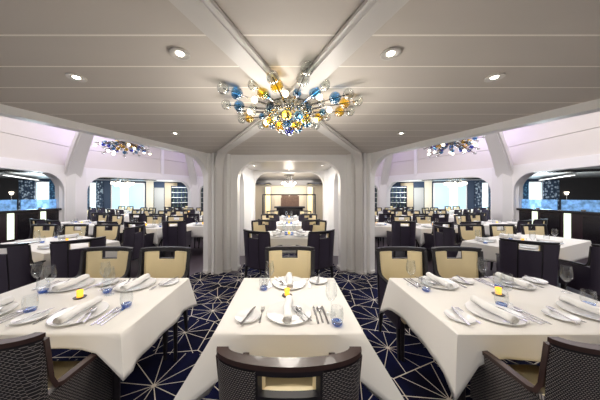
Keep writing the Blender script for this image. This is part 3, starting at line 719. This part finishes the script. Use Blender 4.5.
# ------------------------------------------------------------------ tables and cloths
def make_table(w, d, name='dining_table'):
    t = thing(name, 'x', 'table')
    link('tabletop', bbox(-w / 2, w / 2, -d / 2, d / 2, 0.71, 0.742), M['leg'], t)
    for x in (-w / 2 + 0.07, w / 2 - 0.07):
        for y in (-d / 2 + 0.07, d / 2 - 0.07):
            b = bmesh.new(); lathe(b, [(0, 0), (0.014, 0), (0.026, 0.71), (0, 0.71)], 12, (x, y, 0)); link('leg', b, M['leg'], t, True)
    return t
def cloth_bm(w, d, drops, tip=0.11, flare=0.05, wave=0.012, seed=0, n=14, m=8, ck=1.2):
    """drops: hem length on front(-y), right(+x), back(+y), left(-x)"""
    rnd = random.Random(seed); hw, hd = w / 2 + 0.006, d / 2 + 0.006; rc = 0.012
    per = []      # (x, y, outward, drop, cornerness)
    sides = [((-hw, -hd), (hw, -hd), (0, -1)), ((hw, -hd), (hw, hd), (1, 0)), ((hw, hd), (-hw, hd), (0, 1)), ((-hw, hd), (-hw, -hd), (-1, 0))]
    for k, (a, b, o) in enumerate(sides):
        dr, nx, pv = drops[k], drops[(k + 1) % 4], drops[(k - 1) % 4]
        for i in range(n):
            t = i / n; x = a[0] + (b[0] - a[0]) * t; y = a[1] + (b[1] - a[1]) * t
            if i == 0:
                po = sides[(k - 1) % 4][2]; oo = Vector((o[0] + po[0], o[1] + po[1])); per.append((x, y, oo, (dr + pv) / 2 + tip, 1.0))
            else:
                e = min(t, 1 - t) * 2; c = max(0, 1 - e * 3.0)
                per.append((x, y, Vector(o), dr + (tip * 0.5 * c * c), c * 0.25))
    bm = bmesh.new(); Z = 0.752
    N = len(per); phase = rnd.uniform(0, 6)
    R0 = [bm.verts.new((x - o.normalized().x * rc, y - o.normalized().y * rc, Z)) for x, y, o, dr, c in per]
    bm.faces.new(R0)
    R1 = [bm.verts.new((x, y, Z - rc * 0.7)) for x, y, o, dr, c in per]
    rings = [R0, R1]
    for j in range(1, m + 1):
        t = j / m; ring = []
        for i, (x, y, o, dr, c) in enumerate(per):
            wv = wave * math.sin(i * 0.55 + phase) * t + wave * 0.6 * math.sin(i * 1.3 + phase * 2) * t
            off = flare * t * (0.35 + (ck if c == 1 else c * 2.5)) + wv
            ox, oy = (o.x, o.y) if c == 1 else (o.x, o.y)
            ring.append(bm.verts.new((x + ox * off, y + oy * off, Z - rc * 0.7 - (dr - 0.01) * t)))
        rings.append(ring)
    for a, b in zip(rings, rings[1:]):
        for i in range(N):
            j = (i + 1) % N; bm.faces.new((a[i], b[i], b[j], a[j]))
    return bm
def cloth(w, d, drops, x, y, rz, label, seed=0, **kw):
    o = link('tablecloth', cloth_bm(w, d, drops, seed=seed, **kw), M['cloth'], smooth=True, loc=(x, y, 0), rot=(0, 0, rz))
    md = o.modifiers.new('thick', 'SOLIDIFY'); md.thickness = 0.003; md.offset = -1
    return tag(o, label, 'tablecloth', 'white tablecloths')
ZC = 0.753

# ------------------------------------------------------------------ tableware prototypes
def plate_bm(r):
    b = bmesh.new(); lathe(b, [(0, 0.002), (r * 0.6, 0.0), (r * 0.64, 0.004), (r, 0.014), (r * 0.99, 0.018), (r * 0.66, 0.009), (r * 0.6, 0.0065), (0, 0.0065)], 40); return b
PLATE = tag(link('dinner_plate', plate_bm(0.152), M['china'], smooth=True), 'x', 'plate')
BREAD = tag(link('bread_plate', plate_bm(0.082), M['china'], smooth=True), 'x', 'plate')
def napkin_bm(L=0.29, r=0.030):
    b = bmesh.new(); n = 46; turns = 2.6; rows = []
    prof = []
    for i in range(n + 1):
        t = i / n; a = t * turns * 2 * PI; rr = 0.006 + (r - 0.006) * t; prof.append((rr * math.cos(a), rr * math.sin(a) * 0.88))
    K = 8
    for k in range(K + 1):
        y = -L / 2 + L * k / K; row = []
        bend = 0.006 * math.sin(k * 1.1); sc = 1 + 0.05 * math.sin(k * 1.7)
        for (x, z) in prof: row.append(b.verts.new((x * sc + bend, y, r * 0.9 + z * sc)))
        rows.append(row)
    for a, c in zip(rows, rows[1:]):
        for i in range(n): b.faces.new((a[i], a[i + 1], c[i + 1], c[i]))
    return b
o = link('rolled_napkin', napkin_bm(), M['napkin'], smooth=True); o.modifiers.new('thick', 'SOLIDIFY').thickness = 0.003; NAPKIN = tag(o, 'x', 'napkin')
def flat(b, pts, z0=0.0, th=0.002, bend=None):
    bend = bend or (lambda y: 0)
    A = [b.verts.new((x, y, z0 + bend(y))) for x, y in pts]; B = [b.verts.new((x, y, z0 + th + bend(y))) for x, y in pts]
    b.faces.new(A[::-1]); b.faces.new(B)
    for i in range(len(pts)):
        j = (i + 1) % len(pts); b.faces.new((A[i], A[j], B[j], B[i]))
def fork_bm():
    b = bmesh.new(); flat(b, [(-0.006, -0.10), (0.006, -0.10), (0.005, -0.06), (0.003, 0.02), (0.011, 0.045), (0.012, 0.06), (-0.012, 0.06), (-0.011, 0.045), (-0.003, 0.02), (-0.005, -0.06)])
    for i in range(4):
        x = -0.0105 + i * 0.007; box(b, x - 0.0016, x + 0.0016, 0.06, 0.10, 0, 0.002)
    return b
def knife_bm():
    b = bmesh.new(); flat(b, [(-0.007, -0.11), (0.006, -0.11), (0.005, -0.02), (0.006, -0.01), (0.006, 0.10), (0.001, 0.115), (-0.008, 0.10), (-0.010, 0.06), (-0.009, 0.0), (-0.005, -0.02)], th=0.003); return b
def spoon_bm():
    b = bmesh.new(); flat(b, [(-0.006, -0.10), (0.006, -0.10), (0.003, 0.03), (-0.003, 0.03)])
    G = []
    for i in range(5):
        r = i / 4
        G.append([b.verts.new((0.018 * r * math.cos(a * PI / 8), 0.062 + 0.034 * r * math.sin(a * PI / 8), -0.001 + 0.006 * r * r)) for a in range(16)] if i else [b.verts.new((0, 0.062, -0.001))])
    for i in range(16):
        j = (i + 1) % 16; b.faces.new((G[0][0], G[1][i], G[1][j]))
        for k in range(1, 4): b.faces.new((G[k][i], G[k + 1][i], G[k + 1][j], G[k][j]))
    return b
FORK = tag(link('fork', fork_bm(), M['steel'], smooth=True), 'x', 'fork'); KNIFE = tag(link('knife', knife_bm(), M['steel'], smooth=True), 'x', 'knife'); SPOON = tag(link('spoon', spoon_bm(), M['steel'], smooth=True), 'x', 'spoon')
SPOON.location.z = 0
WATER = thing('water_glass', 'x', 'glass')
b = bmesh.new(); lathe(b, [(0.024, 0.012), (0.034, 0.022), (0.040, 0.045), (0.039, 0.08), (0.035, 0.112), (0.0335, 0.112), (0.0375, 0.08), (0.0385, 0.045), (0.0325, 0.024), (0.02, 0.016)], 24); link('bowl', b, M['glass'], WATER, True)
b = bmesh.new(); lathe(b, [(0, 0), (0.022, 0.0), (0.030, 0.008), (0.0335, 0.022), (0.031, 0.024), (0.015, 0.018), (0, 0.016)], 24); link('base', b, M['blueglass'], WATER, True)
WINE = thing('wine_glass', 'x', 'glass')
b = bmesh.new(); lathe(b, [(0.004, 0.085), (0.022, 0.10), (0.037, 0.13), (0.039, 0.155), (0.031, 0.22), (0.0298, 0.22), (0.0378, 0.155), (0.0358, 0.131), (0.02, 0.102), (0, 0.09)], 24); link('bowl', b, M['glass'], WINE, True)
b = bmesh.new(); lathe(b, [(0, 0.0), (0.033, 0.0), (0.033, 0.002), (0.006, 0.006), (0.0035, 0.02), (0.0035, 0.085), (0, 0.088)], 20); link('stem', b, M['glass'], WINE, True)
VOTIVE = thing('votive_candle', 'x', 'candle')
b = bmesh.new(); lathe(b, [(0, 0.0), (0.038, 0.0), (0.042, 0.006), (0.036, 0.008), (0, 0.006)], 24); link('saucer', b, M['saucer'], VOTIVE, True)
b = bmesh.new(); lathe(b, [(0, 0.008), (0.020, 0.008), (0.021, 0.058), (0.019, 0.058), (0.018, 0.012), (0, 0.012)], 20); link('holder', b, M['amber'], VOTIVE, True)
b = bmesh.new(); lathe(b, [(0, 0.018), (0.007, 0.026), (0.005, 0.040), (0, 0.048)], 10); link('flame', b, M['flame'], VOTIVE, True)

def setting(cx, cy, face, seat, full=2, water=None, wine=None, L=0.0):
    """cx, cy plate centre; face degrees the diner looks; seat: words for the label"""
    a = math.radians(face) - PI / 2; R = Matrix.Rotation(a, 2)
    def P(x, y, z=0.0): q = R @ Vector((x, y)); return (cx + q.x, cy + q.y, ZC + z)
    place(PLATE, P(0, 0), 0, 'round white dinner plate, %s' % seat, 'dinner plates on the tables')
    place(NAPKIN, P(-0.005, 0.005, 0.009), a + random.uniform(-.06, .06), 'white rolled napkin on plate, %s' % seat, 'rolled napkins on the plates')
    def W(p): return (p[0], p[1], ZC) if p else None
    place(WATER, W(water) or P(0.21, 0.10), 0, 'blue-bottomed water glass, %s' % seat, 'water glasses')
    if full < 1: return
    place(WINE, W(wine) or P(0.27, 0.02), 0, 'clear stemmed wine glass, %s' % seat, 'wine glasses')
    if full < 2: return
    place(BREAD, P(-0.27, -0.05), 0, 'small white bread plate, %s' % seat, 'bread plates')
    place(KNIFE, P(-0.265, -0.05, 0.0185), a - 0.25, 'butter knife lying on the bread plate, %s' % seat, 'knives')
    place(FORK, P(-0.185, -0.01, 0.001), a, 'fork beside the plate, %s' % seat, 'forks')
    place(FORK, P(0.062, -0.03, 0.0185), a + 0.35, 'fork on the plate beside the napkin, %s' % seat, 'forks')
    place(SPOON, P(0.095, -0.03, 0.0195), a + 0.45, 'small spoon on the plate edge, %s' % seat, 'spoons')
    place(KNIFE, P(0.180, -0.01, 0.001), a + 0.03, 'inner knife beside the plate, %s' % seat, 'knives')
    place(SPOON, P(0.210, -0.01, 0.002), a + 0.02, 'spoon between two knives, %s' % seat, 'spoons')
    place(KNIFE, P(0.242, -0.01, 0.001), a + 0.03, 'outer knife beside the plate, %s' % seat, 'knives')

# --- the table under the chandelier
T2 = make_table(0.86, 0.84); T4 = make_table(1.35, 0.84)
place(T2, (0, 1.695, 0.0065), 0, 'square dining table under the big chandelier', 'dining tables')
cloth(0.87, 0.855, (0.20, 0.40, 0.30, 0.40), 0, 1.70, 0, 'white tablecloth on the square table under the chandelier', 1, tip=0.05, flare=0.085, ck=2.0)
setting(0.0, 1.475, 90, 'near seat of the table under the chandelier', 2, (0.297, 1.35), (0.285, 1.47))
setting(0.0, 1.975, 270, 'far seat of the table under the chandelier', 2, (-0.215, 1.86), (-0.17, 1.93))
place(VOTIVE, (-0.015, 1.74, ZC), 0, 'lit amber votive candle, table under the chandelier', 'votive candles')
chair(CH_W, 0.0, 0.80, 90, 'woven-backed armchair tucked under the near side of the square centre table')
chair(CH_D, 0.01, 2.56, 270, 'cream-lined armchair at the far side of the square centre table')
# --- the two four-seat tables beside it
for s, nm in ((-1, 'left'), (1, 'right')):
    tx = s * 1.67; td = 'near %s table' % nm
    place(T4, (tx, 1.695, 0.0065), 0, 'rectangular four-seat table beside the centre table, %s' % nm, 'dining tables')
    cloth(1.37, 0.855, (0.075 if s < 0 else 0.15, 0.26, 0.25, 0.26), tx, 1.70, 0, 'white tablecloth hanging over the near %s four-seat table' % nm, 4 + s, tip=0.05 if s < 0 else 0.14, flare=0.05, ck=0.9)
    pos = {-1: ((-1.40, 1.46, (-1.17, 1.57), (-1.45, 1.76)), (-2.05, 1.46, (-1.78, 1.50), (-1.97, 1.80)), (-1.36, 1.94, (-1.50, 1.80), (-1.60, 1.90)), (-1.92, 1.93, (-2.03, 1.80), (-2.17, 1.88))),
           1: ((1.38, 1.47, (1.53, 1.57), (1.62, 1.62)), (2.05, 1.48, (2.17, 1.58), (2.29, 1.80)), (1.35, 1.98, (1.15, 1.83), (1.09, 1.95)), (2.02, 1.98, (1.83, 1.90), (1.79, 2.02)))}[s]
    for (x, y, wa, wi), fc, sn in zip(pos, (90, 90, 270, 270), ('near inner seat', 'near outer seat', 'far inner seat', 'far outer seat')):
        setting(x, y, fc, '%s of the %s' % (sn, td), 2, wa, wi)
    place(VOTIVE, (-1.64 if s < 0 else 1.69, 1.71 if s < 0 else 1.76, ZC), 0, 'lit amber votive candle on the %s' % td, 'votive candles')
    chair(CH_W, s * (1.345 if s < 0 else 1.375), 0.89 if s < 0 else 0.86, 90, 'woven-backed armchair at the near inner seat of the %s' % td)
    chair(CH_W, s * 2.10, 0.89, 90, 'woven-backed armchair at the near outer seat of the %s' % td)
    for x, k in (((-1.40, 'inner'), (-2.06, 'outer')) if s < 0 else ((1.27, 'inner'), (1.90, 'outer'))):
        chair(CH_D, x, 2.53, 270, 'cream-lined armchair at the far %s seat of the %s' % (k, td))

# --- the other tables
def four_top(x, y, rz, desc, seats, w=1.35, full=1, proto=None, skip=()):
    """rz degrees; seats: list of (local x, side) side -1 near +1 far"""
    a = math.radians(rz); R = Matrix.Rotation(a, 2)
    place(T4 if w > 1 else T2, (x, y, 0.0), a, 'white-clothed dining table, the %s' % desc, 'dining tables')
    cloth(w + 0.02, 0.86, (0.28, 0.28, 0.28, 0.28), x, y, a, 'white tablecloth on the %s' % desc, int(abs(x * 7) + y * 3), n=8, m=5, tip=0.14)
    q = R @ Vector((0.02, 0.0)); place(VOTIVE, (x + q.x, y + q.y, ZC), 0, 'lit amber votive candle on the %s' % desc, 'votive candles')
    for (lx, side, nm) in seats:
        p = R @ Vector((lx, side * 0.24)); f = rz + (90 if side < 0 else 270)
        setting(x + p.x, y + p.y, f, '%s, %s' % (nm, desc), full)
        if (lx, side) in skip: continue
        c = R @ Vector((lx * 1.05, side * 0.80))
        chair(proto or CH_F, x + c.x, y + c.y, f + random.uniform(-4, 4), 'cream-lined dark armchair, %s of the %s' % (nm, desc))
def S4(s): return [(-0.34, -1, 'near outer seat' if s < 0 else 'near inner seat'), (0.34, -1, 'near inner seat' if s < 0 else 'near outer seat'), (-0.34, 1, 'far outer seat' if s < 0 else 'far inner seat'), (0.34, 1, 'far inner seat' if s < 0 else 'far outer seat')]
for s, nm in ((-1, 'left'), (1, 'right')):
    # table before the bar partition, turned, with loose chairs round it
    d2 = '%s table before the bar partition' % nm; rz = -24 * -s * -1 if False else (-24 if s < 0 else 24)
    a = math.radians(rz); x, y = s * 3.95, 3.78; R = Matrix.Rotation(a, 2)
    place(T4, (x, y, 0), a, 'white-clothed dining table, the %s' % d2, 'dining tables')
    cloth(1.62 if s < 0 else 2.1, 0.92, (0.26, 0.26, 0.26, 0.26), x + (0 if s < 0 else 0.3), y + (0 if s < 0 else 0.12), a, 'white tablecloth on the %s' % d2, 11, tip=0.14)
    place(VOTIVE, (x + 0.1, y, ZC), 0, 'lit amber votive candle on the %s' % d2, 'votive candles')
    for lx, sd, k in S4(s):
        p = R @ Vector((lx * 1.25, sd * 0.26)); setting(x + p.x, y + p.y, rz + (90 if sd < 0 else 270), '%s, %s' % (k, d2), 1)
    for cx, k in ((3.80, 'innermost'), (4.46, 'middle'), (5.12, 'outermost')):
        chair(CH_D, s * cx, 4.62, 270 + s * 4, 'cream-lined armchair, %s of three behind the %s' % (k, d2))
    if s < 0: chair(CH_D, -2.90, 3.02, 133, 'dark armchair seen from behind, turned toward the %s' % d2); chair(CH_D, -3.62, 2.72, 95, 'dark armchair at the near side of the %s' % d2)
    else: chair(CH_D, 3.22, 2.92, 55, 'dark armchair seen from behind, turned toward the %s' % d2); chair(CH_D, 4.05, 2.62, 80, 'dark armchair at the near side of the %s' % d2)
    chair(CH_D, s * 3.02, 4.35, 90 - s * 90, 'armchair seen side-on at the inner end of the %s' % d2)
    # rows further back
    four_top(s * 3.85, 5.85, s * 8, '%s table facing the wide ring arch' % nm, [q for q in S4(s)], full=1, proto=CH_D)
    d4 = '%s table just behind the pillar' % nm
    four_top(s * 2.45, 6.15, 0, d4, [(-0.0, -1, 'near seat'), (0.0, 1, 'far seat')], w=0.86, full=1, proto=CH_D, skip=((-0.0, -1),))
    chair(CH_D, s * 2.78, 5.22, 90 - s * 4, 'dark three-panel armchair at the near side of the %s' % d4)
    for X, Y, r, k in ((6.0, 6.3, 20, 'table beside the branching column'), (3.0, 8.2, 0, 'third-row inner table'), (4.8, 8.2, 4, 'third-row middle table'), (6.5, 8.6, 20, 'third-row outer table'),
                       (3.3, 10.5, 0, 'fourth-row inner table'), (4.9, 10.6, 0, 'fourth-row outer table'), (7.6, 10.6, 25, 'table just beyond the wide arch'), (6.2, 12.8, 20, 'table near the wine rack'), (9.9, 9.4, 25, 'table beyond the ring column'), (9.9, 12.2, 20, 'table under the pale chandelier')):
        four_top(s * X, Y, s * r, '%s hall %s' % (nm, k), S4(s), full=0)
# --- row running through the archway: chairs set diagonally
for i, (y, k) in enumerate(((4.55, 'first'), (6.35, 'second'), (8.1, 'third'))):
    d = '%s table through the archway' % k
    place(T2, (0, y, 0.0065 if y < 6.9 else 0), 0, 'square white-clothed table, the %s' % d, 'dining tables')
    cloth(0.94, 0.86, (0.28, 0.28, 0.28, 0.28), 0, y, 0, 'white tablecloth on the %s' % d, 20 + i, n=8, m=5, tip=0.12)
    place(VOTIVE, (0.0, y, ZC), 0, 'lit amber votive candle on the %s' % d, 'votive candles')
    for sx in (-1, 1):
        for sy in (-1, 1):
            sd = ('left' if sx < 0 else 'right'); ne = ('near' if sy < 0 else 'far')
            setting(sx * 0.23, y + sy * 0.23, math.degrees(math.atan2(-sy, -sx * 0.35)), '%s %s seat, %s' % (ne, sd, d), 1, (sx * 0.06, y + sy * 0.12), (sx * 0.10, y + sy * 0.02 + 0.05))
            bx, by = (0.60, y - 0.83) if sy < 0 else (0.70, y + 0.92)
            chair(CH_D, sx * bx, by, math.degrees(math.atan2(-sy * 0.83, -sx * 0.5)), '%s armchair, %s %s corner of the %s' % ('dark-backed' if sy < 0 else 'cream-lined', ne, sd, d))

# ------------------------------------------------------------------ lights
def area(x, y, z, sx, sy, e, col, rx=0.0, ry=0.0):  # added fill panels without a fixture, brightening atrium, gallery, hall and corridor
    L = bpy.data.lights.new('added_fill', 'AREA'); L.shape = 'RECTANGLE'; L.size = sx; L.size_y = sy; L.energy = e; L.color = col
    o = bpy.data.objects.new('added_fill', L); COL.objects.link(o); o.location = (x, y, z); o.rotation_euler = (rx, ry, 0); return o
for s in (-1, 1):
    area(s * 5.0, 5.5, 4.40, 4.5, 6.0, 170, (1.0, 0.975, 0.96))
    area(s * 5.0, -0.5, 4.40, 4.5, 4.0, 60, (1.0, 0.96, 0.95))
    pt(s * 6.9, 7.9, 4.05, 20, (0.5, 0.42, 1.0), 0.15); pt(s * 4.6, 10.6, 3.9, 14, (0.6, 0.5, 1.0), 0.15)
    area(s * 10.5, 9.5, 2.40, 3.0, 4.0, 90, (0.85, 0.95, 1.0)); pt(s * 11.0, 9.5, 1.7, 130, (0.8, 0.93, 1.0), 0.3); pt(s * 7.6, 13.4, 1.7, 110, (0.85, 0.95, 1.0), 0.3)  # gallery fill: area and bare points added to lift ceiling and walls
    area(s * 6.5, 13.6, 2.40, 3.0, 2.0, 45, (0.85, 0.95, 1.0))
    pt(s * 1.9, 7.9, 2.0, 60, (0.93, 0.93, 1.0), 0.2)  # bare point added to brighten the hall columns
area(0, 10.5, 2.38, 2.5, 2.5, 45, (1, 0.95, 0.88)); area(0, 13.3, 2.38, 3.0, 0.8, 80, (1, 0.93, 0.82))
area(0, 5.8, 2.31, 1.2, 1.2, 30, (1, 0.97, 0.93))

w = bpy.data.worlds.new('world'); C.world = w; w.use_nodes = True
w.node_tree.nodes['Background'].inputs[0].default_value = (1.0, 0.97, 0.94, 1); w.node_tree.nodes['Background'].inputs[1].default_value = 0.8
C.view_settings.view_transform = 'Standard'; C.view_settings.look = 'None'; C.view_settings.gamma = 1; C.view_settings.exposure = 0.32
C.view_settings.use_curve_mapping = False
C.cycles.use_denoising = True
C.cycles.max_bounces = 8; C.cycles.diffuse_bounces = 4; C.cycles.transparent_max_bounces = 24
C.cycles.sample_clamp_indirect = 8; C.cycles.caustics_reflective = False; C.cycles.caustics_refractive = False
